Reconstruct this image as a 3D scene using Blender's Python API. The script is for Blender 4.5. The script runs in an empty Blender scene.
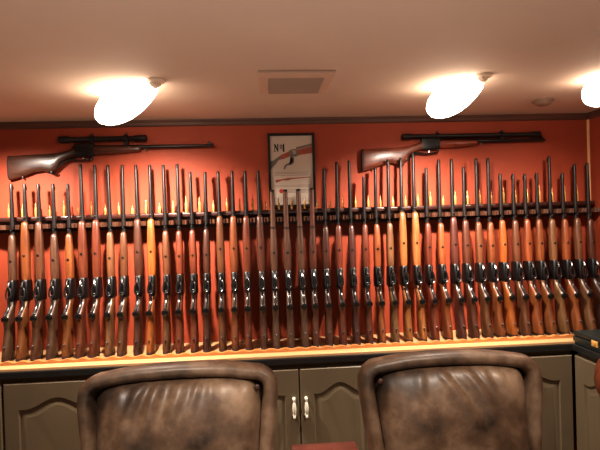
import bpy, bmesh, math, random
from mathutils import Vector, Matrix
random.seed(7)
C = bpy.context.scene.collection
# ------------------------------------------------------------------ camera
F = 480.0; PSI, TH, RO = 0.0694, -0.0101, 0.0303
D = 2.70                      # camera -> gun wall
CZ = 1.592                    # eye height
CEIL = CZ + 0.574
ZB = CZ - 0.662               # top of the pine board the butts stand on
ZS = CZ + 0.062               # top of the muzzle rack
fw = Vector((math.sin(PSI)*math.cos(TH), math.cos(PSI)*math.cos(TH), math.sin(TH)))
r0 = Vector((math.cos(PSI), -math.sin(PSI), 0)); u0 = r0.cross(fw)
rt = math.cos(RO)*r0 - math.sin(RO)*u0; upv = math.sin(RO)*r0 + math.cos(RO)*u0
CAM = Vector((0, 0, CZ))
def ray(px, py): return fw*F + rt*(px-300) - upv*(py-225)
def aty(px, py, y):
    v = ray(px, py); return CAM + v*(y/v.y)
def atz(px, py, z):
    v = ray(px, py); return CAM + v*((z-CZ)/v.z)
def atx(px, py, x):
    v = ray(px, py); return CAM + v*(x/v.x)
cam = bpy.data.cameras.new('camera'); co = bpy.data.objects.new('camera', cam); C.objects.link(co)
cam.sensor_width = 36; cam.lens = F/600*36; cam.clip_start = 0.02
M = Matrix((rt, upv, -fw)).transposed().to_4x4(); M.translation = CAM
co.matrix_world = M
bpy.context.scene.camera = co

# ------------------------------------------------------------------ materials
def lin(c): return tuple(((v/255)/12.92 if v/255 <= .04045 else ((v/255+.055)/1.055)**2.4) for v in c)
def mat(name, col, rough=.5, metal=0, var=0.0, scale=(8,8,8), bump=0.0, bscale=60, coat=0, emit=None, estr=0, spec=.5):
    m = bpy.data.materials.new(name); m.use_nodes = True
    n = m.node_tree.nodes; l = m.node_tree.links; b = n['Principled BSDF']
    c = lin(col)
    b.inputs['Base Color'].default_value = (*c, 1); b.inputs['Roughness'].default_value = rough
    b.inputs['Metallic'].default_value = metal; b.inputs['Coat Weight'].default_value = coat
    b.inputs['Specular IOR Level'].default_value = spec
    tc = n.new('ShaderNodeTexCoord'); mp = n.new('ShaderNodeMapping'); l.new(tc.outputs['Object'], mp.inputs[0])
    mp.inputs['Scale'].default_value = scale
    if var:
        t = n.new('ShaderNodeTexNoise'); t.inputs['Detail'].default_value = 5; t.inputs['Scale'].default_value = 1
        l.new(mp.outputs[0], t.inputs['Vector'])
        r = n.new('ShaderNodeValToRGB'); l.new(t.outputs['Fac'], r.inputs[0])
        r.color_ramp.elements[0].position = .3; r.color_ramp.elements[1].position = .7
        r.color_ramp.elements[0].color = (*[v*(1-var) for v in c], 1)
        r.color_ramp.elements[1].color = (*[min(1, v*(1+var)) for v in c], 1)
        l.new(r.outputs[0], b.inputs['Base Color'])
    if bump:
        t2 = n.new('ShaderNodeTexNoise'); t2.inputs['Scale'].default_value = bscale; t2.inputs['Detail'].default_value = 6
        l.new(tc.outputs['Object'], t2.inputs['Vector'])
        bp = n.new('ShaderNodeBump'); bp.inputs['Strength'].default_value = bump; bp.inputs['Distance'].default_value = .01
        l.new(t2.outputs['Fac'], bp.inputs['Height']); l.new(bp.outputs[0], b.inputs['Normal'])
    if emit:
        b.inputs['Emission Color'].default_value = (*lin(emit), 1); b.inputs['Emission Strength'].default_value = estr
    return m
def wood_by_object():
    m = bpy.data.materials.new('walnut_stock'); m.use_nodes = True
    n = m.node_tree.nodes; l = m.node_tree.links; b = n['Principled BSDF']
    oi = n.new('ShaderNodeObjectInfo'); tc = n.new('ShaderNodeTexCoord'); mp = n.new('ShaderNodeMapping')
    mp.inputs['Scale'].default_value = (7, 60, 45); l.new(tc.outputs['Object'], mp.inputs[0])
    ad = n.new('ShaderNodeVectorMath'); ad.operation = 'ADD'
    sc = n.new('ShaderNodeVectorMath'); sc.operation = 'SCALE'; sc.inputs[0].default_value = (37, 11, 23)
    l.new(oi.outputs['Random'], sc.inputs['Scale']); l.new(mp.outputs[0], ad.inputs[0]); l.new(sc.outputs[0], ad.inputs[1])
    t = n.new('ShaderNodeTexNoise'); t.inputs['Scale'].default_value = 1; t.inputs['Detail'].default_value = 6; t.inputs['Distortion'].default_value = .7
    l.new(ad.outputs[0], t.inputs['Vector'])
    r = n.new('ShaderNodeValToRGB'); l.new(t.outputs['Fac'], r.inputs[0])
    r.color_ramp.elements[0].position = .3; r.color_ramp.elements[1].position = .7
    r.color_ramp.elements[0].color = (.55, .5, .45, 1); r.color_ramp.elements[1].color = (1.25, 1.25, 1.2, 1)
    mx = n.new('ShaderNodeMix'); mx.data_type = 'RGBA'; mx.blend_type = 'MULTIPLY'; mx.inputs[0].default_value = 1
    l.new(oi.outputs['Color'], mx.inputs[6]); l.new(r.outputs[0], mx.inputs[7]); l.new(mx.outputs[2], b.inputs['Base Color'])
    b.inputs['Roughness'].default_value = .38; b.inputs['Coat Weight'].default_value = .25; b.inputs['Coat Roughness'].default_value = .2
    return m
WOOD = wood_by_object()
STEEL = mat('blued_steel', (52, 46, 45), .36, .7, .2)
RECM = mat('black_receiver_steel', (22, 19, 19), .42, .3, .2)
BRIGHT = mat('bright_steel', (150, 148, 145), .28, .9)
GUARD = mat('worn_blued_steel', (88, 86, 86), .25, .9, .2)
BLACKP = mat('black_plastic', (14, 13, 13), .35)
RUBBER = mat('brown_rubber', (50, 24, 18), .6)
BRASS = mat('cartridge_brass', (238, 186, 110), .28, .45)
COPPER = mat('copper_bullet', (214, 140, 92), .3, .45)
LEADW = mat('silver_bullet', (225, 220, 210), .3, .6)
WALL = mat('brick_red_paint', (156, 68, 43), .62, 0, .07, (3,3,3), .06, 180, spec=.3)
CEILM = mat('ceiling_paint', (206, 184, 168), .8, 0, .03, (2,2,2), .05, 120, spec=.2)
FLOORM = mat('floor_carpet', (120, 92, 70), .9, 0, .15, (30,30,30), .2, 200)
TRIMM = mat('dark_crown_wood', (92, 58, 46), .55, 0, .25, (3,40,40))
CORNM = mat('pale_corner_bead', (214, 160, 110), .5, 0, .08)
RACKM = mat('dark_rack_wood', (58, 26, 18), .4, 0, .25, (4,40,40), coat=.2)
TOOTHM = mat('rail_wood', (88, 54, 38), .45, 0, .2, (20,20,20))
PINE = mat('pine_board', (190, 150, 106), .45, 0, .16, (2.5,40,40), coat=.2)
COUNT = mat('black_countertop', (34, 32, 31), .32, 0, .2, (60,60,60))
CABM = mat('taupe_cabinet_paint', (104, 90, 70), .45, 0, .06, (6,6,6), .04, 150)
CABD = mat('dark_cabinet_gap', (22, 19, 15), .7)
PORC = mat('white_porcelain', (232, 226, 210), .2, coat=.4)
PAPER = mat('poster_paper', (190, 172, 158), .5, 0, .05, (4,4,4))
INK = mat('black_ink', (28, 24, 24), .6)
GREYINK = mat('grey_ink', (140, 122, 112), .6)
REDINK = mat('red_ink', (180, 40, 36), .6)
ARTWOOD = mat('printed_walnut', (150, 74, 56), .6, 0, .2, (30,30,30))
ARTMET = mat('printed_grey_steel', (108, 98, 92), .6, 0, .15, (30,30,30))
ARTLT = mat('printed_pale_steel', (156, 144, 132), .6, 0, .1, (30,30,30))
FRAMEM = mat('black_picture_frame', (22, 15, 13), .4)
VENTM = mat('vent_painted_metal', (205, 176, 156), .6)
VENTD = mat('vent_louvre_metal', (168, 138, 120), .7)  # louvres darker than the vent frame
DETM = mat('detector_plastic', (128, 102, 86), .6)
BULBM = mat('glowing_bulb', (255, 240, 220), .4, emit=(255, 238, 214), estr=11)
SOCK = mat('white_socket', (235, 215, 195), .5)
CASEM = mat('dark_green_case', (26, 34, 32), .4, 0, .15, (20,20,20))
TABLEM = mat('red_brown_table', (98, 52, 40), .35, 0, .25, (3,30,30), coat=.3)
WALLART = mat('dark_table_leg', (60, 30, 22), .5)
def leather(name, a, bcol, hi):
    m = bpy.data.materials.new(name); m.use_nodes = True
    n = m.node_tree.nodes; l = m.node_tree.links; b = n['Principled BSDF']
    tc = n.new('ShaderNodeTexCoord')
    t = n.new('ShaderNodeTexNoise'); t.inputs['Scale'].default_value = 7; t.inputs['Detail'].default_value = 7; t.inputs['Roughness'].default_value = .6
    l.new(tc.outputs['Object'], t.inputs['Vector'])
    r = n.new('ShaderNodeValToRGB'); l.new(t.outputs['Fac'], r.inputs[0])
    r.color_ramp.elements[0].position = .32; r.color_ramp.elements[0].color = (*lin(a), 1)
    r.color_ramp.elements[1].position = .72; r.color_ramp.elements[1].color = (*lin(hi), 1)
    e = r.color_ramp.elements.new(.5); e.color = (*lin(bcol), 1)
    l.new(r.outputs[0], b.inputs['Base Color'])
    t2 = n.new('ShaderNodeTexNoise'); t2.inputs['Scale'].default_value = 45; t2.inputs['Detail'].default_value = 5
    l.new(tc.outputs['Object'], t2.inputs['Vector'])
    bp = n.new('ShaderNodeBump'); bp.inputs['Strength'].default_value = .18; bp.inputs['Distance'].default_value = .006
    l.new(t2.outputs['Fac'], bp.inputs['Height']); l.new(bp.outputs[0], b.inputs['Normal'])
    b.inputs['Roughness'].default_value = .5; b.inputs['Coat Weight'].default_value = .1; b.inputs['Coat Roughness'].default_value = .3
    return m
LEATH = leather('distressed_leather', (46, 33, 24), (94, 71, 53), (140, 115, 93))
LEATO = leather('tan_leather', (96, 46, 22), (124, 62, 32), (150, 84, 48))

# ------------------------------------------------------------------ mesh helpers
def obj(name, bm, m, parent=None, smooth=True, bevel=0):
    me = bpy.data.meshes.new(name)
    bmesh.ops.recalc_face_normals(bm, faces=bm.faces[:])
    bm.to_mesh(me); bm.free(); me.materials.append(m)
    if smooth:
        for p in me.polygons: p.use_smooth = True
        try: me.set_sharp_from_angle(angle=math.radians(38))
        except Exception: pass
    o = bpy.data.objects.new(name, me); C.objects.link(o)
    if parent: o.parent = parent
    if bevel:
        md = o.modifiers.new('edge', 'BEVEL'); md.width = bevel; md.segments = 2; md.limit_method = 'ANGLE'
    return o
def dup(o, parent):
    c = o.copy(); C.objects.link(c); c.parent = parent; return c
def tag(o, label, cat, group=None):
    o['label'] = label; o['category'] = cat
    if group: o['group'] = group
    return o
def empty(name, label, cat, loc=(0,0,0), rz=0, group=None):
    o = bpy.data.objects.new(name, None); C.objects.link(o); o.location = loc; o.rotation_euler = (0, 0, rz)
    o.empty_display_size = .05
    return tag(o, label, cat, group)
def struct(name, bm, m, **k):
    o = obj(name, bm, m, **k); o['kind'] = 'structure'; return o
def box(bm, x0, x1, y0, y1, z0, z1):
    v = [bm.verts.new(p) for p in [(x0,y0,z0),(x1,y0,z0),(x1,y1,z0),(x0,y1,z0),(x0,y0,z1),(x1,y0,z1),(x1,y1,z1),(x0,y1,z1)]]
    for f in [(0,1,2,3),(7,6,5,4),(0,4,5,1),(1,5,6,2),(2,6,7,3),(3,7,4,0)]: bm.faces.new([v[i] for i in f])
    return bm
def nb(): return bmesh.new()
def loft(bm, rings, cap=True):
    vs = [[bm.verts.new(p) for p in r] for r in rings]
    n = len(vs[0])
    for a, b in zip(vs, vs[1:]):
        for i in range(n): bm.faces.new([a[i], a[(i+1)%n], b[(i+1)%n], b[i]])
    if cap: bm.faces.new(vs[0][::-1]); bm.faces.new(vs[-1])
    return bm
def stock_loft(bm, st, N=16, pw=2.6):
    """stations (s, ztop, zbot, halfwidth) along local X"""
    rings = []
    for s, zt, zb, hw in st:
        cz, hz = (zt+zb)/2, (zt-zb)/2; r = []
        for i in range(N):
            a = 2*math.pi*i/N; c, sn = math.cos(a), math.sin(a)
            r.append((s, hw*math.copysign(abs(c)**(2/pw), c), cz+hz*math.copysign(abs(sn)**(2/pw), sn)))
        rings.append(r)
    return loft(bm, rings)
def tube(bm, pts, rads, N=10, cap=True):
    """swept round bar through 3-D points"""
    pts = [Vector(p) for p in pts]
    if not isinstance(rads, (list, tuple)): rads = [rads]*len(pts)
    rings = []; ref = None
    for i, p in enumerate(pts):
        t = (pts[min(i+1, len(pts)-1)] - pts[max(i-1, 0)]).normalized()
        if ref is None:
            ref = t.orthogonal().normalized()
        ref = (ref - t*ref.dot(t)).normalized(); q = t.cross(ref)
        rings.append([tuple(p + (ref*math.cos(2*math.pi*k/N) + q*math.sin(2*math.pi*k/N))*rads[i]) for k in range(N)])
    return loft(bm, rings, cap)
def lathe(bm, prof, axis='Z', N=16, at=(0,0,0)):
    rings = []
    for h, r in prof:
        ring = []
        for k in range(N):
            a = 2*math.pi*k/N; c, s = r*math.cos(a), r*math.sin(a)
            p = {'X': (h, c, s), 'Y': (c, h, s), 'Z': (c, s, h)}[axis]
            ring.append((p[0]+at[0], p[1]+at[1], p[2]+at[2]))
        rings.append(ring)
    return loft(bm, rings)
def prism(bm, poly, y0, y1):
    """polygon in XZ extruded along Y"""
    a = [bm.verts.new((x, y0, z)) for x, z in poly]; b = [bm.verts.new((x, y1, z)) for x, z in poly]
    n = len(poly)
    bm.faces.new(a); bm.faces.new(b[::-1])
    for i in range(n): bm.faces.new([a[i], b[i], b[(i+1)%n], a[(i+1)%n]])
    bmesh.ops.triangulate(bm, faces=[f for f in bm.faces if len(f.verts) > 4])
    return bm
def prismz(bm, poly, z0, z1):
    a = [bm.verts.new((x, y, z0)) for x, y in poly]; b = [bm.verts.new((x, y, z1)) for x, y in poly]
    n = len(poly)
    bm.faces.new(a); bm.faces.new(b[::-1])
    for i in range(n): bm.faces.new([a[i], b[i], b[(i+1)%n], a[(i+1)%n]])
    bmesh.ops.triangulate(bm, faces=[f for f in bm.faces if len(f.verts) > 4])
    return bm

# ------------------------------------------------------------------ room shell
XR = aty(588.6, 140, D).x
XL, YB = -2.7, -3.6
struct('floor', box(nb(), XL-.1, XR+.1, YB-.1, D+.1, -.06, 0), FLOORM, smooth=False)
struct('ceiling', box(nb(), XL-.1, XR+.1, YB-.1, D+.1, CEIL, CEIL+.06), CEILM, smooth=False)
struct('wall_back', box(nb(), XL-.1, XR+.1, D, D+.1, 0, CEIL), WALL, smooth=False)
struct('wall_right', box(nb(), XR, XR+.1, YB, D, 0, CEIL), WALL, smooth=False)
NEUT = mat('beige_paint', (206, 182, 156), .8, 0, .04, (2,2,2))
struct('wall_left', box(nb(), XL-.1, XL, YB, D, 0, CEIL), NEUT, smooth=False)
struct('wall_front', box(nb(), XL, XR, YB-.1, YB, 0, CEIL), NEUT, smooth=False)
def crown(axis):
    bm = nb(); h = .036
    pf = [(0, 0), (.018, 0), (.016, -.008), (.010, -.014), (.009, -.027), (.005, -.033), (0, -h)]
    if axis == 'back':
        loft(bm, [[(x, D-a, CEIL+b) for a, b in pf] for x in (XL, XR)])
    else:
        loft(bm, [[(XR-a, y, CEIL+b) for a, b in pf] for y in (YB, D-.018)])
    return bm
struct('trim_1', crown('back'), TRIMM)
struct('trim_2', crown('right'), TRIMM)
bm = nb(); loft(bm, [[(XR, D, z), (XR-.010, D, z), (XR-.008, D-.006, z), (XR-.004, D-.009, z), (XR, D-.010, z)] for z in (ZB+.01, CEIL-.036)])
struct('trim_3', bm, CORNM)

# ------------------------------------------------------------------ rifles
def rgb(c): return (*lin(c), 1)
_shared = {}
KN = [(-1, -1), (0, 0), (.226, .205), (.27, .238), (.345, .286), (.398, .317), (.424, .356), (.449, .393), (3, 2.944)]
def smap(s, on):
    if not on: return s
    for (a, b), (c, d) in zip(KN, KN[1:]):
        if s <= c: return b+(d-b)*(s-a)/(c-a)
    return s
def shared(key, maker, m):
    if key not in _shared:
        bm = maker()
        if key.endswith('~'):
            for v in bm.verts: v.co.x = smap(v.co.x, True)
        o = obj(key, bm, m); _shared[key] = o.data; bpy.data.objects.remove(o)
    return _shared[key]
def inst(name, key, maker, m, parent, col=None):
    o = bpy.data.objects.new(name, shared(key, maker, m)); C.objects.link(o); o.parent = parent
    if col: o.color = col
    return o
def buttstock_bm(toe):
    k = toe/-.135
    st = [(.012, -.034, toe*.985, .0185), (.02, -.034, toe*.98, .0195), (.08, -.031, -.118*k, .0195), (.13, -.029, -.103*k, .019),
          (.175, -.028, -.098*k, .0182), (.20, -.027, -.104*k, .0175), (.222, -.026, -.108*k, .0172), (.245, -.024, -.098*k, .0170),
          (.27, -.021, -.079, .0162), (.30, -.016, -.060, .0155), (.33, -.004, -.048, .0160), (.352, .006, -.044, .0170)]
    return stock_loft(nb(), st)
def pad_bm(toe): return stock_loft(nb(), [(0, -.036, toe*.975, .0175), (.003, -.034, toe, .019), (.0125, -.034, toe*.985, .0188)])
def cap_bm():
    bm = nb(); lathe(bm, [(-.004, .0165), (.003, .0172), (.007, .0155), (.0095, .009), (.010, .003)], 'Z', 16)
    bmesh.ops.rotate(bm, verts=bm.verts, cent=(0,0,0), matrix=Matrix.Rotation(math.pi, 3, 'X'))
    bmesh.ops.rotate(bm, verts=bm.verts, cent=(0,0,0), matrix=Matrix.Rotation(math.radians(14), 3, 'Y'))
    return bm
def receiver_bm():
    return stock_loft(nb(), [(.346, .020, -.046, .0150), (.352, .024, -.047, .0165), (.40, .025, -.047, .0172), (.442, .022, -.045, .0172), (.450, .019, -.038, .0160)], 16, 5)
def lever_bm():
    bm = nb()
    tube(bm, [(.444, 0, -.044), (.436, 0, -.058), (.424, 0, -.065)], [.006, .0065, .006], 8)
    ring = [(.398+.028*math.cos(a), .0125*math.sin(a), -.061-.008*math.sin(a/2)**2) for a in [2*math.pi*i/16 for i in range(17)]]
    tube(bm, ring, .0042, 6, False)
    tube(bm, [(.372, 0, -.067), (.352, 0, -.066), (.335, 0, -.062), (.315, 0, -.063), (.295, 0, -.070), (.272, 0, -.087), (.258, 0, -.099), (.25, 0, -.110)],
         [.005, .0062, .0068, .0064, .0062, .0066, .007, .004], 8)
    return bm
def trigger_bm(): return tube(nb(), [(.392, 0, -.047), (.388, 0, -.058), (.393, 0, -.068)], [.003, .003, .002], 6)
def stud_bm():
    bm = nb(); lathe(bm, [(-.012, .002), (-.008, .0042), (0, .0042), (.004, .0042)], 'Z', 8); return bm
def screw_bm():
    bm = nb(); lathe(bm, [(-.0034, .0052), (-.0026, .0062), (.004, .0062)], 'Z', 10); return bm
def sight_bm():
    bm = nb(); box(bm, -.012, .012, -.0035, .0035, .004, .013); box(bm, -.004, .006, -.0015, .0015, .012, .020); return bm
def rifle(root, L, fore_end, wood, toe=-.135, full=False, big=1.0, mp=True):
    """buttstock, receiver, lever, forend and barrel along local +X, top of the gun towards +Z"""
    w = rgb(wood); kb = random.uniform(.80, .92); w2 = rgb([wood[0]*kb*.97, wood[1]*kb*1.03, wood[2]*kb])  # buttstock copy of the wood darkened for weaker light, also browner
    q = '~' if mp else ''
    b = inst('buttstock', 'buttstock%s' % toe + q, lambda: buttstock_bm(toe), WOOD, root, w2)
    inst('butt_pad', 'butt_pad%s' % toe, lambda: pad_bm(toe), RUBBER, b)
    c = inst('grip_cap', 'grip_cap', cap_bm, BLACKP, b); c.location = (smap(.226, mp), 0, -.108*toe/-.135+.003)
    s = inst('swivel_stud', 'swivel_stud', stud_bm, BRIGHT, b); s.location = (.07, 0, -.120*toe/-.135)
    r = inst('receiver', 'receiver'+q, receiver_bm, RECM, root)
    inst('trigger', 'trigger'+q, trigger_bm, BRIGHT, r)
    inst('lever', 'lever'+q, lever_bm, GUARD, root)
    e = fore_end; k = big
    f0 = smap(.449, mp)
    st = [(f0, .006, -.036, .0175*k), (f0+.012, .008, -.037, .0195*k), (f0+.05, .008, -.036, .0205*k), (f0+(e-f0)*.45, .008, -.034, .0212*k),
          (f0+(e-f0)*.7, .007, -.031, .0200*k), (e-.05, .006, -.028, .0180*k), (e-.016, .004, -.026, .0165*k), (e-.005, .002, -.022, .0135*k), (e, 0, -.016, .008*k)]
    if full:
        st = st[:-3] + [(e, .005, -.026, .0165)]
    fo = obj('forend', stock_loft(nb(), st), WOOD, root); fo.color = w
    sc = inst('screw', 'screw', screw_bm, BLACKP, fo); sc.location = (f0+(e-f0)*(.42 if e < .78 else .38), 0, -.0338)
    R0, R1 = .0118, .0083
    if full:
        up = obj('upper_forend', stock_loft(nb(), [(e+.001, .005, -.024, .0150), (e+.05, .005, -.022, .0142), (L-.012, .004, -.018, .0125)]), WOOD, root); up.color = rgb([min(255, v*1.12) for v in wood])
        obj('barrel_band', stock_loft(nb(), [(e-.004, .007, -.028, .0172), (e+.004, .007, -.028, .0170)]), STEEL, root)
        obj('barrel', lathe(nb(), [(f0-.004, .011), (L-.02, .0088), (L-.002, .0086), (L, .007)], 'X', 12), STEEL, root)
        obj('nose_cap', stock_loft(nb(), [(L-.014, .0105, -.0185, .0130), (L-.004, .0105, -.017, .0125), (L-.001, .009, -.014, .0105)]), STEEL, root)
    else:
        ba = obj('barrel', lathe(nb(), [(f0-.004, .0135), (f0+.1, .0128), (e, R0), (L-.03, R1), (L-.004, R1), (L, R1-.0015)], 'X', 12), STEEL, root)
        fs = inst('front_sight', 'front_sight', sight_bm, STEEL, ba); fs.location = (L-.022, 0, .003)
        if e < .77:
            sb = inst('sling_stud', 'swivel_stud', stud_bm, BRIGHT, ba); sb.location = (e+.022, 0, -.010)

LEAN = math.radians(2.5)
def bore_y(z): return D - (.085 + (ZS - z)*math.tan(LEAN))
GR = dict(  # wood tones
    dark=(96, 46, 28), gray=(112, 66, 46), brown=(126, 66, 36), red=(132, 54, 28), orange=(158, 76, 32), bright=(196, 92, 28),
    honey=(188, 104, 44), tan=(142, 84, 48), plum=(98, 44, 34))
# muzzle x,y  forend x, forend-top y, tone, description of the stock, full-length?
G = [(9,184,10,235,'gray','grey-brown stock'), (22.5,184,23.5,222,'orange','orange-brown long forend'), (37.5,184,37.5,222,'brown','brown long forend'),
 (52.5,184,52.5,234,'gray','grey-brown stock'), (67,184,67.5,234,'orange','mottled orange stock'), (80,164,81,221,'red','reddish long forend and tall barrel'),
 (94.5,165,95,220,'red','reddish long forend and tall barrel'), (107.5,165,109,232,'tan','tan-brown short forend'), (122,165,122.5,232,'brown','brown short forend'),
 (135.5,165,137,219,'dark','dark red-brown long forend'), (149.5,165,150.5,219,'bright','bright orange forend'), (163,165,165,231,'brown','brown short forend'),
 (177,164,178.5,231,'red','red-brown short forend'), (190,172,192,230,'red','red-brown short forend'), (205,172,206,229,'dark','dark red-brown slim forend'),
 (218,171.5,220,216,'brown','brown long forend'), (232,171,233.5,216,'orange','orange-brown long forend'), (245,171,246.5,216,'red','red-brown long forend'),
 (258,171,260.5,215,'dark','dark long forend'), (272,190,273.5,228,'gray','full-length wooden stock'), (285,189.5,287,228,'gray','full-length wooden stock'),
 (298,189,300.5,227,'gray','full-length wooden stock'), (311.5,188,313,227,'dark','full-length wooden stock'), (324,169,326,226,'dark','dark short forend'),
 (336.5,162,339,225,'red','red-brown short forend'), (349,160.5,352,225,'plum','dark plum-brown forend'), (363.5,177,365.5,224,'red','reddish forend and short barrel'),
 (375.5,168,377.5,224,'orange','orange-tan short forend'), (388,159.5,390.5,223,'tan','tan short forend'), (400.8,158,403.5,212,'honey','honey-blond long forend'),
 (413,152,416.5,212,'honey','honey-blond long forend'), (426.5,168,429,223,'red','mottled reddish forend'), (439,159.5,442,223,'orange','reddish orange forend'),
 (451.5,159,455,217,'plum','plum-brown wide forend'), (464,167,467,220,'dark','dark brown forend'), (476.5,158.5,480,222,'brown','brown short forend'),
 (489,158,492,222,'orange','orange-brown short forend'), (502,174,504,220,'bright','bright honey-orange forend'), (514,174,517,220,'brown','brown forend'),
 (526,174,529,219,'orange','orange-brown forend'), (539,173,541,219,'orange','orange forend'), (551,156,554,219,'tan','grey-tan forend and tall barrel'),
 (563.5,173,567,219,'orange','brown-orange forend'), (576,164,579.5,218,'tan','tan forend'), (588.3,163,592.5,219,'dark','dark brown forend in the corner')]
UN = ['', 'first', 'second', 'third', 'fourth', 'fifth', 'sixth', 'seventh', 'eighth', 'ninth', 'tenth', 'eleventh', 'twelfth', 'thirteenth', 'fourteenth',
      'fifteenth', 'sixteenth', 'seventeenth', 'eighteenth', 'nineteenth']
def ordinal(n):
    if n < 20: return UN[n]
    t = ['', '', 'twent', 'thirt', 'fort'][n//10]
    return t+'ieth' if n % 10 == 0 else t+'y-'+UN[n % 10]
GX = []; FULLS = {20, 21, 22, 23}; LONG = []
for i, (mx, my, fx, fy, tone, desc) in enumerate(G, 1):
    P = aty(mx, my, bore_y(ZS+.2)); Q = aty(fx, 240, bore_y(CZ-.05)-.03)
    tl = max(-.022, min(.022, (P.x-Q.x)/(P.z-Q.z)))
    X_at = lambda z: Q.x + (z-Q.z)*tl
    xl = Vector((tl, math.sin(LEAN), math.cos(LEAN))).normalized()
    base = Vector((X_at(ZB), bore_y(ZB), ZB+.001))
    zl = (Vector((0, 1, 0)) - xl*xl.y).normalized(); yl = zl.cross(xl)
    L = (P.z-base.z)/xl.z
    fe = (aty(fx, fy, bore_y(ZS)-.02).z - base.z)/xl.z
    root = empty('rifle', f"rifle with {desc}, {ordinal(i)} from the left in the wall rack", 'rifle', group='rifles standing in the wall rack')
    m = Matrix((xl, yl, zl)).transposed().to_4x4(); m.translation = base; root.matrix_world = m
    c0 = GR[tone]; g_ = sum(c0)/3; c0 = [(v*.84+g_*.16)*.84 for v in c0]; j = random.uniform(.93, 1.07)
    rifle(root, L, fe, [v*j*random.uniform(.97, 1.03) for v in c0], full=i in FULLS, big=1.04 if fy < 222.5 and i < 36 else .95)
    GX.append((X_at(ZS), X_at(ZB), X_at(CZ))); LONG.append(fe + ZB > ZS-.03)
XS0 = aty(-14, 215, D).x                       # rack runs on past the left edge of the view
XE = XR-.012

# ------------------------------------------------------------------ muzzle rack and cartridges
rack = empty('gun_rack', 'dark wooden notched rack rail holding the row of rifle barrels on the red wall', 'gun rack', (0, D, ZS))
xs = sorted(g[0] for g in GX)
pitch = (xs[-1]-xs[0])/(len(xs)-1)
def place(o):
    o.location = -Vector((0, D, ZS)); return o
bm = nb(); prof = [(.0, 0), (.050, 0), (.0545, -.0015), (.057, -.004), (.058, -.008), (.058, -.020), (.055, -.024), (0, -.024)]
loft(bm, [[(x, D-a, ZS+b) for a, b in prof] for x in (XS0, XE)])
place(obj('shelf', bm, RACKM, rack))
bm = nb(); box(bm, XS0, XE, D-.018, D, ZS-.085, ZS-.024)
place(obj('back_board', bm, RACKM, rack, bevel=.002))
# notched rail: outline seen from above, half-round notches for the barrels
HW = .0235
poly = [(XS0, D-.016)]
cur = XS0
poly = []
front = D-.112
pts = []
edges = [XS0] + xs + [XE+HW]
for a, b in zip(edges, edges[1:]):
    l = a if a == XS0 else a+HW; r = b-HW
    if r-l < .006: continue
    w = r-l
    pts.append((l, r))
def tooth(l, r):
    w = r-l; mid = (l+r)/2; o = []
    for t in range(9):
        u = t/8; x = l+w*u
        dip = .016*math.sin(math.pi*u)**2
        rise = .010*(1-abs(2*u-1))**.0
        o.append((x, front+dip if 0 < t < 8 else front+.006))
    return o
poly = [(XS0, D-.017)]
for k, (l, r) in enumerate(pts):
    t = tooth(l, r)
    poly += t
    if k < len(pts)-1:
        nl = pts[k+1][0]; cx = (r+nl)/2; rr = (nl-r)/2
        for q in range(1, 8):
            a = math.pi*q/8
            poly.append((cx - rr*math.cos(a), D-.085+.004 + rr*math.sin(a)*1.15))
poly.append((XE, D-.017))
place(obj('notched_rail', prismz(nb(), poly, ZS-.066, ZS-.042), TOOTHM, rack, smooth=False))
CH = [13,12,13,10,15,11,14,10,12,8,13,10,12,16,15,11,14,13,15,10,12,12,12,8,8,11,11,12,12,10,11,12,14,10,14,14,15,13,17,13,14,18,15,17,18]
xc = [xs[0]-pitch*.52] + [(a+b)/2 for a, b in zip(xs, xs[1:])]
for i, (x, h) in enumerate(zip(xc, CH)):
    H = max(.046, h*.0056*random.uniform(.97, 1.03)); r = random.choice([.0058, .0064, .0068]) if h < 14 else .0076
    if i == 0: lab = 'small brass cartridge standing at the left end of the rack, left of the first rifle'
    else: lab = f'small brass cartridge standing on the rack between {ordinal(i)} and {ordinal(i+1)} rifles from the left'
    t = empty('cartridge', lab, 'cartridge', (x, D-.044, ZS), group='cartridges standing along the rack')
    c = H*.68
    obj('case', lathe(nb(), [(0, r), (.002, r), (.0028, r*.86), (.004, r*.98), (c*.78, r*.93), (c*.9, r*.66), (c, r*.64)], 'Z', 12), BRASS, t)
    sil = i in (20, 21, 22)
    obj('bullet', lathe(nb(), [(c-.001, r*.6), (c+(H-c)*.4, r*.56), (c+(H-c)*.8, r*.28), (H, r*.05)], 'Z', 10), LEADW if sil else COPPER, t)

# ------------------------------------------------------------------ pine base, counter, cabinets
YC = D-.352                                    # counter front edge
CT = ZB-.014                                   # countertop top
XC = aty(573.2, 352, YC).x                     # inner corner of the L
bm = nb(); box(bm, XL, XR-.002, YC+.004, D-.001, CT, ZB)
pb = tag(obj('pine_board', bm, PINE, bevel=.002), 'long pale pine board on the counter under the rifle butts', 'board')
# scalloped lip in front of the butts
bm = nb(); pl = []
x0, x1 = XL, XR-.01
n = 420
bx_ = [g[1] for g in GX]
for k in range(n+1):
    x = x0+(x1-x0)*k/n
    ph = (x-bx_[0])/((bx_[-1]-bx_[0])/(len(bx_)-1))
    pl.append((x, ZB+.0145-.0040*math.cos(2*math.pi*ph)))
poly = pl + [(x1, ZB), (x0, ZB)]
a = [bm.verts.new((x, D-.288, z)) for x, z in pl]; a0 = [bm.verts.new((x, D-.288, ZB)) for x, z in pl]
b = [bm.verts.new((x, D-.266, z)) for x, z in pl]; b0 = [bm.verts.new((x, D-.266, ZB)) for x, z in pl]
for k in range(n):
    bm.faces.new([a[k], a[k+1], a0[k+1], a0[k]]); bm.faces.new([b[k], b0[k], b0[k+1], b[k+1]]); bm.faces.new([a[k], b[k], b[k+1], a[k+1]])
bm.faces.new([a[0], a0[0], b0[0], b[0]]); bm.faces.new([a[-1], b[-1], b0[-1], a0[-1]])
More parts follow.
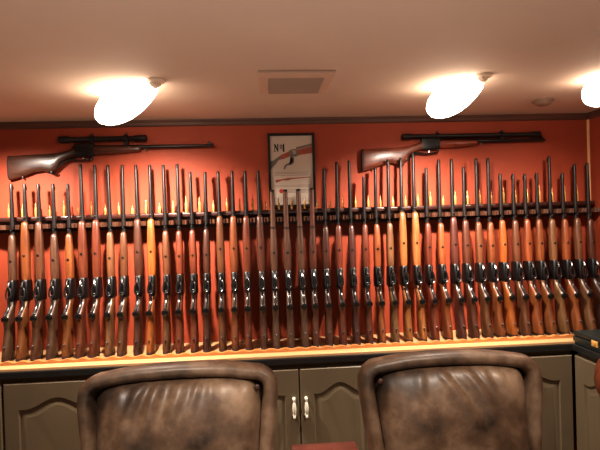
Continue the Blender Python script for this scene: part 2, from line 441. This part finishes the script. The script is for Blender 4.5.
PINE2 = mat('honey_pine_lip', (172, 112, 62), .5, 0, .22, (2.5,60,60))
tag(obj('scalloped_lip', bm, PINE2), 'narrow scalloped pine lip running in front of the rifle butts', 'rail')
# L-shaped worktop
YE = .35
bm = nb(); th = .034
poly = [(XL, YC), (XC, YC), (XC, YE), (XR-.001, YE), (XR-.001, D-.001), (XL, D-.001)]
prismz(bm, poly, CT-th, CT)
tag(obj('countertop', bm, COUNT, smooth=False, bevel=.004), 'black L-shaped countertop under the pine board and green case', 'countertop')

def door_bm(w, h, t=.02):
    bm = nb(); NA = 24
    st = .068 if w > .3 else w*.2; top = .075; bot = .085; rise = .052
    xl_, xr_ = st, w-st
    arch = []
    for k in range(NA+1):
        u = k/NA; x = xr_+(xl_-xr_)*u
        v = abs(2*u-1)
        z = h-top-rise + rise*(0 if v > .86 else (.5+.5*math.cos(math.pi*v/.86)))
        arch.append((x, z))
    loop = [(xl_, bot), (xr_, bot)] + arch
    def off(d):
        cx, cz = w/2, (bot+h-top)/2; o = []
        hx, hz = (xr_-xl_)/2, (h-top-rise-bot)/2
        for (x, z) in loop: 
            zz = z-d if z > cz else z+d
            o.append((cx+(x-cx)*(hx-d)/hx, zz))
        return o
    outer = [(0, 0), (w, 0)] + [(w-w*k/NA, h) for k in range(NA+1)]
    def outin(d): return [(d, d), (w-d, d)] + [(w-d-(w-2*d)*k/NA, h-d) for k in range(NA+1)]
    seq = [(outer, 0), (outer, -t+.005), (outin(.005), -t), (loop, -t), (off(.005), -t+.007), (off(.012), -t+.008), (off(.034), -t+.001), (off(.040), -t+.0005)]
    vs = [[bm.verts.new((x, y, z)) for x, z in lp] for lp, y in seq]
    nn = len(outer)
    for p, q in zip(vs, vs[1:]):
        for k in range(nn): bm.faces.new([p[k], p[(k+1)%nn], q[(k+1)%nn], q[k]])
    bm.faces.new(vs[-1]); bm.faces.new(vs[0][::-1])
    bmesh.ops.triangulate(bm, faces=[f for f in bm.faces if len(f.verts) > 4])
    return bm
def handle_bm():
    bm = nb()
    for z in (-.04, .04):
        lathe(bm, [(0, .009), (-.004, .009), (-.006, .0055), (-.022, .0055)], 'Y', 12, (0, 0, z))
    lathe(bm, [(-.05, .003), (-.046, .0065), (-.036, .0065), (-.032, .0045), (-.024, .0075), (0, .0105), (.024, .0075), (.032, .0045), (.036, .0065), (.046, .0065), (.05, .003)], 'Z', 14, (0, -.024, 0))
    return bm
HANDLE = None
CBT = CT-th                                    # top of cabinet box
def cabinet(x0, x1, nd, label, loc, rz, hands):
    """box in local frame, front face at y=0 looking to -y"""
    global HANDLE
    dep = .30
    t = empty('base_cabinet', label, 'cabinet', loc, rz, 'taupe base cabinets')
    w = x1-x0
    bm = nb(); box(bm, 0, w, 0, dep, .09, CBT); box(bm, 0, w, .05, dep, 0, .09)
    obj('carcass', bm, CABM, t, smooth=False)
    dw = (w-.004*(nd+1))/nd; z0 = .105; dh = CBT-.022-z0
    for k in range(nd):
        d = obj('door', door_bm(dw-.001, dh), CABM, t); d.location = (.004+k*(dw+.004), -.001, z0)
        hx = hands[k]
        if hx is not None:
            if HANDLE is None:
                h = obj('handle', handle_bm(), PORC, d); HANDLE = h
            else: h = dup(HANDLE, d)
            h.location = (dw-.028 if hx == 'r' else .028, -.02, dh-.185)
    return t
YF = YC+.024                                   # cabinet box front
def X(px, py=400): return aty(px, py, YF-.02).x
XA, XB, XM = X(2.2, 400), X(217, 400), X(300, 400)
XW = XM-XB; XD = XM+XW
cabinet(XA-.55, XA, 1, 'taupe base cabinet at the far left edge, only a sliver in view', (XA-.55, YF, 0), 0, [None])
cabinet(XA, XB, 2, 'taupe arched-door base cabinet behind the left leather chair', (XA, YF, 0), 0, ['r', 'l'])
cabinet(XB, XD, 2, 'taupe arched-door base cabinet between the chairs with two white pull handles', (XB, YF, 0), 0, ['r', 'l'])
XE2 = XC+.002
cabinet(XD, XE2, 2, 'taupe arched-door base cabinet behind the right leather chair', (XD, YF, 0), 0, ['r', 'l'])
# run along the right wall, fronts facing -x
XF = XC+.024
w2 = .46
cabinet(0, w2, 1, 'taupe base cabinet on the right wall beside the corner, under the green case', (XF, YF-.0225, 0), -math.pi/2, [None])
cabinet(0, w2, 1, 'taupe base cabinet on the right wall, nearer than the corner one', (XF, YF-.0225-w2, 0), -math.pi/2, [None])

# green case on the right-hand counter
P = atz(574.5, 346, CT); 
cy1 = YC+.02; cx0 = XC+.012
case = empty('gun_case', 'dark green hard case with brass latch on the right-hand counter', 'case', (cx0, cy1, CT))
hh = .066
bm = nb(); box(bm, 0, XR-cx0-.04, -.62, 0, .001, hh*.62); obj('case_base', bm, CASEM, case, bevel=.005)
bm = nb(); box(bm, 0, XR-cx0-.04, -.62, 0, hh*.65, hh); obj('lid', bm, CASEM, case, bevel=.006)
for yy in (-.17, -.47):
    bm = nb(); box(bm, -.004, .001, yy-.022, yy+.022, hh*.36, hh*.80); box(bm, -.008, -.003, yy-.011, yy+.011, hh*.48, hh*.72)
    obj('latch', bm, BRASS, case, bevel=.001)

# ------------------------------------------------------------------ wall rifles
def wall_rifle(px0, px1, pyb, scope, label, wood, toe):
    yb = D-.026
    a = aty(px0, pyb+6, yb); bpt = aty(px1, pyb, yb)
    L = bpt.x-a.x; zb = aty((px0+px1)/2, pyb+1.5, yb).z
    t = empty('mounted_rifle', label, 'rifle', (a.x, yb, zb))
    rifle(t, L, scope['fore'], wood, toe=toe, mp=False)
    s0, s1, z, r = scope['s0'], scope['s1'], scope['z'], scope['r']
    sc = obj('scope', lathe(nb(), [(s0, r*.7), (s0+.004, r*1.15), (s0+.05, r*1.15), (s0+.06, r*.85), (s1-.07, r*.85), (s1-.055, r*1.1), (s1-.003, r*1.1), (s1, r*.8)], 'X', 14, (0, 0, z)), STEEL, t)
    for m in scope['m']:
        bm = nb(); box(bm, m-.011, m+.011, -.009, .009, .008, z); lathe(bm, [(m-.009, r*1.25), (m+.009, r*1.25)], 'X', 14, (0, 0, z)); 
        lathe(bm, [(z+r*.6, .007), (z+r+.012, .007), (z+r+.014, .005)], 'Z', 10, (m, 0, 0))
        obj('scope_mount', bm, STEEL, sc)
    return t
wall_rifle(8, 213.5, 146, dict(fore=.70, s0=.265, s1=.73, z=.047, r=.0165, m=[.44, .62]),
           'dark rifle with long scope mounted flat on the wall above left rifles', (82, 44, 32), -.165)
w = wall_rifle(361, 545, 140, dict(fore=.675, s0=.235, s1=1.05, z=.032, r=.0155, m=[.44, .82]),
           'rifle with glossy brown stock and very long scope mounted on right upper wall', (134, 62, 42), -.160)

# ------------------------------------------------------------------ poster
A = aty(267.2, 134, D); B = aty(316.2, 206.5, D)
pw, phh = B.x-A.x, A.z-B.z
pc = empty('framed_poster', 'black-framed poster with printed rifle and No1 heading on the red wall', 'poster', (A.x, D, B.z))
fwid = .014
bm = nb()
for (x0, x1, z0, z1) in [(0, pw, 0, fwid), (0, pw, phh-fwid, phh), (0, fwid, fwid, phh-fwid), (pw-fwid, pw, fwid, phh-fwid)]: box(bm, x0, x1, -.018, -.001, z0, z1)
obj('frame', bm, FRAMEM, pc, bevel=.002)
bm = nb(); box(bm, fwid*.8, pw-fwid*.8, -.008, -.002, fwid*.8, phh-fwid*.8); pr = obj('print', bm, PAPER, pc, smooth=False)
# printed art: u,v in 0..1 of the paper, from its top-left
def uv(u, v): return (fwid+(pw-2*fwid)*u, fwid+(phh-2*fwid)*(1-v))
def art(name, polys, m, d=.0086):
    bm = nb()
    for p in polys: prism(bm, [uv(*q) for q in p], -d, -.0078)
    return obj(name, bm, m, pr, smooth=False)
art('printed_stock', [[(0, .36), (.06, .355), (.28, .265), (.42, .235), (.46, .30), (.30, .335), (.20, .345), (.10, .42), (0, .48)]], ARTMET)
art('printed_grip', [[(.22, .29), (.44, .225), (.47, .285), (.32, .33), (.24, .335)], [(.62, .21), (1, .155), (1, .255), (.66, .285)]], ARTWOOD, .0089)
art('printed_receiver', [[(.44, .215), (.55, .19), (.62, .195), (.67, .285), (.60, .305), (.47, .30)], [(.62, .165), (1, .115), (1, .15), (.62, .205)]], ARTMET, .0091)
art('printed_highlight', [[(.52, .21), (.60, .205), (.62, .26), (.55, .27)]], ARTLT, .0094)
lv = [(.47, .30), (.52, .33), (.53, .37), (.47, .405), (.38, .405), (.33, .43), (.30, .475), (.34, .485), (.36, .45), (.40, .425), (.49, .425), (.56, .385), (.56, .33), (.54, .30)]
art('printed_lever', [lv], ARTMET, .0092)
art('small_printed_rifle', [[(.10, .635), (.24, .628), (.40, .612), (.93, .60), (.93, .610), (.50, .628), (.40, .645), (.26, .645), (.11, .68)]], ARTWOOD)
lines = [(.08+.0, .90, v) for v in (.525, .545, .57)] + [(.08, .92, v) for v in (.715, .735)] + [(.35, .92, v) for v in (.78, .80, .82)]
art('printed_lines', [[(a, v), (b_, v), (b_, v+.006), (a, v+.006)] for a, b_, v in lines], GREYINK)
# heading: N, raised o with a bar, 1
hd = [[(.10, .125), (.115, .125), (.115, .22), (.13, .22), (.13, .228), (.085, .228), (.085, .22), (.10, .22)],
      [(.085, .118), (.125, .118), (.19, .20), (.19, .228), (.175, .228), (.10, .135), (.085, .126)],
      [(.165, .118), (.205, .118), (.205, .125), (.193, .125), (.193, .20), (.18, .19), (.18, .125), (.165, .125)],
      [(.225, .182), (.285, .182), (.285, .190), (.225, .190)],
      [(.305, .118), (.335, .112), (.335, .22), (.352, .22), (.352, .228), (.295, .228), (.295, .22), (.312, .22), (.312, .132), (.30, .132)]]
for k in range(8):
    a0_, a1_ = 2*math.pi*k/8, 2*math.pi*(k+1)/8
    q = lambda a, r: (.255+r*.031*math.cos(a), .148+r*.026*math.sin(a))
    hd.append([q(a0_, 1), q(a1_, 1), q(a1_, .5), q(a0_, .5)])
art('heading', hd, INK, .009)
art('red_emblem', [[(.235+.052*math.cos(2*math.pi*k/14), .80+.032*math.sin(2*math.pi*k/14)) for k in range(14)]], REDINK)

# ------------------------------------------------------------------ ceiling things
V0 = atz(258, 70.5, CEIL); V1 = atz(336, 70, CEIL); V2 = atz(262, 92, CEIL)
vx0, vx1 = V0.x, V1.x; vy0, vy1 = V0.y, V2.y
vt = empty('ceiling_vent', 'square pale ceiling vent with darker louvred panel above the poster', 'vent', ((vx0+vx1)/2, (vy0+vy1)/2, CEIL))
hx, hy = (vx1-vx0)/2, (vy1-vy0)/2
bm = nb()
bx2 = .04
for (x0, x1, y0, y1) in [(-hx, hx, -hy, -hy+bx2*1.6), (-hx, hx, hy-.016, hy), (-hx, -hx+bx2, -hy+bx2*1.6, hy-.016), (hx-bx2, hx, -hy+bx2*1.6, hy-.016)]: box(bm, x0, x1, y0, y1, -.012, -.0005)
obj('vent_frame', bm, VENTM, vt, smooth=False, bevel=.003)
bm = nb(); y = -hy+bx2*1.6+.004
while y < hy-.03:
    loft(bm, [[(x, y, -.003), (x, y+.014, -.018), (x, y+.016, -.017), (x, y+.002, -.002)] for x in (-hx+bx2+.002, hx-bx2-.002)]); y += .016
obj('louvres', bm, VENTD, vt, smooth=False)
S = atz(543, 100, CEIL)
sd = empty('smoke_detector', 'small round smoke detector on the ceiling near the right corner', 'detector', (S.x, S.y, CEIL))
obj('detector_base', lathe(nb(), [(0, .052), (-.008, .052), (-.010, .048)], 'Z', 24), DETM, sd)
obj('detector_cover', lathe(nb(), [(-.010, .045), (-.022, .038), (-.028, .026), (-.029, .004)], 'Z', 24), DETM, sd)

def flood(bx, by, tx, ty, label, dy=.22, watts=150):
    b = atz(bx, by, CEIL)
    t = aty(tx, ty, b.y+dy)
    ax = (t-b); Ln = ax.length; ax.normalize()
    e = empty('floodlight', label, 'ceiling light', b, group='ceiling floodlights')
    q = ax.to_track_quat('Z', 'Y').to_matrix().to_4x4()
    def rotated(bm_):
        bmesh.ops.transform(bm_, matrix=q, verts=bm_.verts); return bm_
    o = obj('ceiling_plate', lathe(nb(), [(0, .036), (-.006, .036), (-.012, .03)], 'Z', 24), SOCK, e)
    s = obj('socket', rotated(lathe(nb(), [(-.004, .02), (.0, .028), (.03, .03), (.05, .027)], 'Z', 18)), SOCK, e)
    R = .074
    pr = [(.012, .026), (Ln*.12, R*.62), (Ln*.26, R*.82), (Ln*.42, R*.96), (Ln*.58, R), (Ln*.74, R*.9), (Ln*.87, R*.7), (Ln*.96, R*.42), (Ln*.99, R*.2), (Ln, R*.04)]
    obj('bulb_with_glare', rotated(lathe(nb(), pr, 'Z', 24)), BULBM, e)  # tilted bulb swollen to the shape of the lamp's glare
    lamp(b + ax*Ln*.55 + Vector((0, .05, -.085)), watts)
def lamp(p, watts, size=math.radians(132), blend=1.0, target=None, col=(1, .90, .78), r=.03):
    l = bpy.data.lights.new('spot', 'SPOT'); l.energy = watts; l.spot_size = size; l.spot_blend = blend; l.color = col; l.shadow_soft_size = r
    o = bpy.data.objects.new('spot', l); C.objects.link(o); o.location = p
    d = (target - p) if target is not None else Vector((0, .5, -1))
    o.rotation_euler = d.to_track_quat('-Z', 'Y').to_euler()
    return o
flood(156, 80, 99, 119, 'glare-swollen glowing white ceiling floodlight above the left wall-mounted rifle')
flood(483, 75, 429, 113, 'glare-swollen glowing white ceiling floodlight above the right wall-mounted rifle')
flood(634, 67, 586, 101, 'glare-swollen glowing white ceiling floodlight cut by the right edge of the view', watts=44)
pl_ = atz(-40, 98, CEIL); lamp(pl_ + Vector((0, .03, -.15)), 84)
# the room's own lamps out of view, then an added fill for the ceiling
def point(p, watts, r=.12, col=(1, .76, .54)):
    l = bpy.data.lights.new('room_lamp', 'POINT'); l.energy = watts; l.color = col; l.shadow_soft_size = r
    o = bpy.data.objects.new('room_lamp', l); C.objects.link(o); o.location = p
for x, y, wt in ((-.45, .85, 85), (.62, .85, 85), (.1, -.6, 40)):
    lamp(Vector((x, y, CEIL-.03)), wt, math.radians(100), .6, Vector((x, y+.12, 0)), r=.06)
al = bpy.data.lights.new('ceiling_fill', 'AREA'); al.energy = 13.5; al.size = 1.2; al.color = (1, .88, .76)  # unseen upward fill, added to brighten the ceiling
ao = bpy.data.objects.new('ceiling_fill', al); C.objects.link(ao); ao.location = (0, .45, .85); ao.rotation_euler = (math.pi, 0, 0)

# ------------------------------------------------------------------ chairs
def chair(label, loc, rz, seed, mat_=LEATH, W=.68, ztop=1.105, wr=None, bside=-1):
    rnd = random.Random(seed)
    t = empty('leather_chair', label, 'chair', loc, rz, 'leather high-back chairs')
    RC = math.radians(9)
    def back(x, v, d):      # v: height along the reclined back above z=.46, d: out towards the sitter (-y)
        return (x, .20 + v*math.sin(RC) - d*math.cos(RC), .46 + v*math.cos(RC) + d*math.sin(RC))
    VT = (ztop-.46)/math.cos(RC)
    hw = W/2
    # padded outer frame: inverted U, fat rolled section
    path = []
    rr = .052; half = hw-.026
    vt_ = VT-.026
    VS = vt_-.030-rr-.006
    for k in range(9): path.append((-half+min(.075, .125*VS*(1-k/8)), VS*k/8, 0))
    vtop = lambda x: vt_ - .030*(abs(x)/half)**2.4
    c0 = (-half+rr, vtop(half-rr)-rr)
    for k in range(1, 8):
        a = math.pi - k/8*math.pi/2
        path.append((c0[0]+rr*math.cos(a)*1.0, max(path[8][1]*.5, c0[1]+rr*math.sin(a)), 0))
    xs_ = [-half+rr + (2*(half-rr))*k/12 for k in range(13)]
    path += [(x, vtop(x), 0) for x in xs_]
    left = path[:16]
    path += [(-x, v, d) for x, v, d in left[::-1]]
    ps = [(x, v) for x, v, d in path]
    # order fix on the sides, where the corner starts
    rings = []; N = 18
    for i, (x, v) in enumerate(ps):
        x0, v0 = ps[max(i-1, 0)]; x1, v1 = ps[min(i+1, len(ps)-1)]
        tx, tv = x1-x0, v1-v0; ln = math.hypot(tx, tv) or 1; nx, nv = -tv/ln, tx/ln
        ring = []
        for k in range(N):
            a = 2*math.pi*k/N
            ca, sa = math.cos(a), math.sin(a)
            wob = 1+.02*math.sin(i*1.7+k*.9)
            rw = .0265*math.copysign(abs(ca)**.8, ca)*wob; rd = .062*math.copysign(abs(sa)**.8, sa)*wob
            ring.append(back(x+nx*rw, v+nv*rw, rd+.01))
        rings.append(ring)
    obj('back_frame', loft(nb(), rings), mat_, t)
    # outer back shell
    bm = nb(); sh = []
    for d in (-.045, -.015):
        sh.append([back(x*.99, v-.0, d) for x, v in ps])
    loft(bm, sh); bmesh.ops.triangulate(bm, faces=[f for f in bm.faces if len(f.verts) > 4])
    obj('back_shell', bm, mat_, t)
    # puffy back cushion with gathers running down from its top seam
    wi, hi_ = hw-.052, VT-.041
    NX, NV = 96, 96; bm = nb(); g = []
    folds = wr or []
    for j in range(NV+1):
        row = []
        for i in range(NX+1):
            u = -1+2*i/NX; q = j/NV
            # square-ish outline with rounded upper corners and gently domed top
            vmax = hi_ - .026*abs(u)**3 - .034*max(0, (abs(u)-.80)/.20)**2.2
            x = u*wi*(1 - .10*max(0, .9-q)) ; v = .02 + (vmax-.02)*q
            e = (1-abs(u)**5)*(1-(abs(2*q-1)**3.2 if q > .5 else abs(2*q-1)**6))
            d = .052*(1-abs(u)**14)*(1-abs(2*q-1)**30) + .075*max(0, e)**.7
            top = (vmax-v)
            for (fx, slope, width, depth, ln) in folds:
                cx = fx + slope*top + .012*math.sin(top*21+fx*31)
                a = max(0, 1-top/ln); s = min(1, top/.02)
                w = width*(1+top*1.6)
                y = (x-cx)/w
                d += depth*a*s*(math.exp(-y*y) - .75*math.exp(-(y-1.7)**2))*max(0, e)**.3
            d += .004*math.sin(x*23+v*9+seed)*math.sin(v*17+seed*2)*max(0, e)
            row.append(bm.verts.new(back(x, v, d)))
        g.append(row)
    for j in range(NV):
        for i in range(NX): bm.faces.new([g[j][i], g[j][i+1], g[j+1][i+1], g[j+1][i]])
    o = obj('back_cushion', bm, mat_, t)
    for p in o.data.polygons: p.use_smooth = True
    # corner button
    bm = nb(); lathe(bm, [(0, .010), (-.004, .010), (-.007, .006), (-.008, .001)], 'Y', 12)
    bo = obj('button', bm, WALLART, o); bo.location = back(bside*wi*.93, hi_-.05, .058)
    # seat, arms and base
    sx = hw-.07
    rings = []
    for z, k in ((.36, .95), (.38, 1), (.44, 1), (.475, .96), (.49, .85)):
        rings.append([(sx*k*math.copysign(abs(math.cos(a))**.45, math.cos(a)), -.07+.27*k*math.copysign(abs(math.sin(a))**.45, math.sin(a)), z) for a in [2*math.pi*q/32 for q in range(32)]])
    obj('seat', loft(nb(), rings), mat_, t)
    for s in (-1, 1):
        bm = nb(); tube(bm, [(s*(sx-.01), .18, .40), (s*(sx-.01), .17, .60), (s*(sx-.01), .10, .645), (s*(sx-.01), -.15, .64), (s*(sx-.01), -.24, .60), (s*(sx-.01), -.25, .40)], [.03, .032, .036, .038, .034, .03], 12)
        obj('arm', bm, mat_, t)
    for sx_ in (-1, 1):
        for sy in (-1, 1):
            obj('leg', tube(nb(), [(sx_*(sx-.04), -.07+sy*.21, .37), (sx_*(sx-.03), -.07+sy*.225, .0)], [.026, .017], 10), WALLART, t)
    return t
ca = aty(180, 400, 1.72)
FA = [(-.19, -.10, .016, .008, .14), (-.10, -.42, .018, .016, .24), (-.045, -.50, .020, .018, .28), (.01, -.30, .018, .012, .20),
      (.06, -.10, .014, .010, .14), (.12, .10, .014, .008, .12), (.18, .15, .014, .008, .10)]
FB = [(-.13, .15, .016, .008, .14), (-.05, .45, .016, .015, .26), (.015, .62, .018, .016, .30), (.08, .55, .016, .011, .22), (.15, .25, .014, .008, .14)]
def chair_at(px, top_y, dist, label, rz, seed, wr, W, **k):
    p = aty(px, top_y, dist)
    RC = math.radians(9)
    # origin so that the top of the back lands at p
    off = .20 + (p.z-.46)*math.tan(RC)
    o = Vector((p.x, dist, 0)) - Matrix.Rotation(rz, 3, 'Z') @ Vector((0, off, 0))
    return chair(label, (o.x, o.y, 0), rz, seed, W=W, ztop=p.z, wr=wr, **k)
chair_at(181, 361.5, 1.69, 'brown distressed leather high-back chair on the left, in front of the cabinets', .02, 3, FA, .665, bside=1)
chair_at(445, 349.5, 1.70, 'brown distressed leather high-back chair on the right, in front of the cabinets', -.03, 5, FB, .65, bside=-1)
SX = aty(595.5, 385, 1.35).x+.028
st_ = empty('bar_stool', 'tan leather bar stool cut off by the right edge, before the right-hand cabinets', 'stool', (SX+.168, 1.35, 0))
bm = nb(); rings = []
for k in range(25):
    a = math.pi*(1.0 - k/24)                       # curved backrest, open towards the viewer's left
    cx, cy = math.cos(a), math.sin(a)
    sc_ = math.sin(math.pi*min(1, max(0, (k+.8)/25.6)))**.35
    rings.append([((.140+.028*math.cos(t)*sc_)*cx, (.140+.028*math.cos(t)*sc_)*cy, 1.065+.068*sc_*math.sin(t)) for t in [2*math.pi*q/14 for q in range(14)]])
obj('backrest', loft(bm, rings), LEATO, st_)
obj('seat', lathe(nb(), [(.70, .13), (.715, .15), (.76, .155), (.78, .14), (.785, .05)], 'Z', 28), LEATO, st_)
for a in (.5, 1.57, 2.64):
    obj('back_post', tube(nb(), [(.135*math.cos(a), .135*math.sin(a), .74), (.14*math.cos(a), .14*math.sin(a), 1.06)], .011, 8), WALLART, st_)
for a in (.78, 2.36, 3.93, 5.5):
    obj('leg', tube(nb(), [(.09*math.cos(a), .09*math.sin(a), .71), (.16*math.cos(a), .16*math.sin(a), 0)], [.018, .014], 8), WALLART, st_)
obj('foot_ring', tube(nb(), [(.14*math.cos(2*math.pi*k/24), .14*math.sin(2*math.pi*k/24), .26) for k in range(25)], .009, 8, False), BRIGHT, st_)

# small table between the chairs
TP0 = atz(291, 444.6, .74); TP1 = atz(357, 444.6, .74)
tw = TP1.x-TP0.x
tb = empty('side_table', 'small reddish-brown wooden table between the two leather chairs', 'table', ((TP0.x+TP1.x)/2, TP0.y-.16, 0))
bm = nb(); box(bm, -tw/2, tw/2, -.16, .16, .712, .74); obj('tabletop', bm, TABLEM, tb, bevel=.004)
bm = nb(); box(bm, -tw/2+.03, tw/2-.03, -.13, .13, .65, .712); obj('apron', bm, TABLEM, tb, smooth=False)
for sx_ in (-1, 1):
    for sy in (-1, 1):
        x, y = sx_*(tw/2-.045), sy*.115
        obj('leg', tube(nb(), [(x, y, .66), (x, y, .4), (x, y, 0)], [.02, .018, .013], 10), TABLEM, tb)

# ------------------------------------------------------------------ world and grading
wd = bpy.data.worlds.new('world'); bpy.context.scene.world = wd; wd.use_nodes = True
wd.node_tree.nodes['Background'].inputs[0].default_value = (.02, .016, .013, 1)
bpy.context.scene.view_settings.view_transform = 'Standard'
bpy.context.scene.view_settings.exposure = 0.25
bpy.context.scene.view_settings.gamma = 0.88
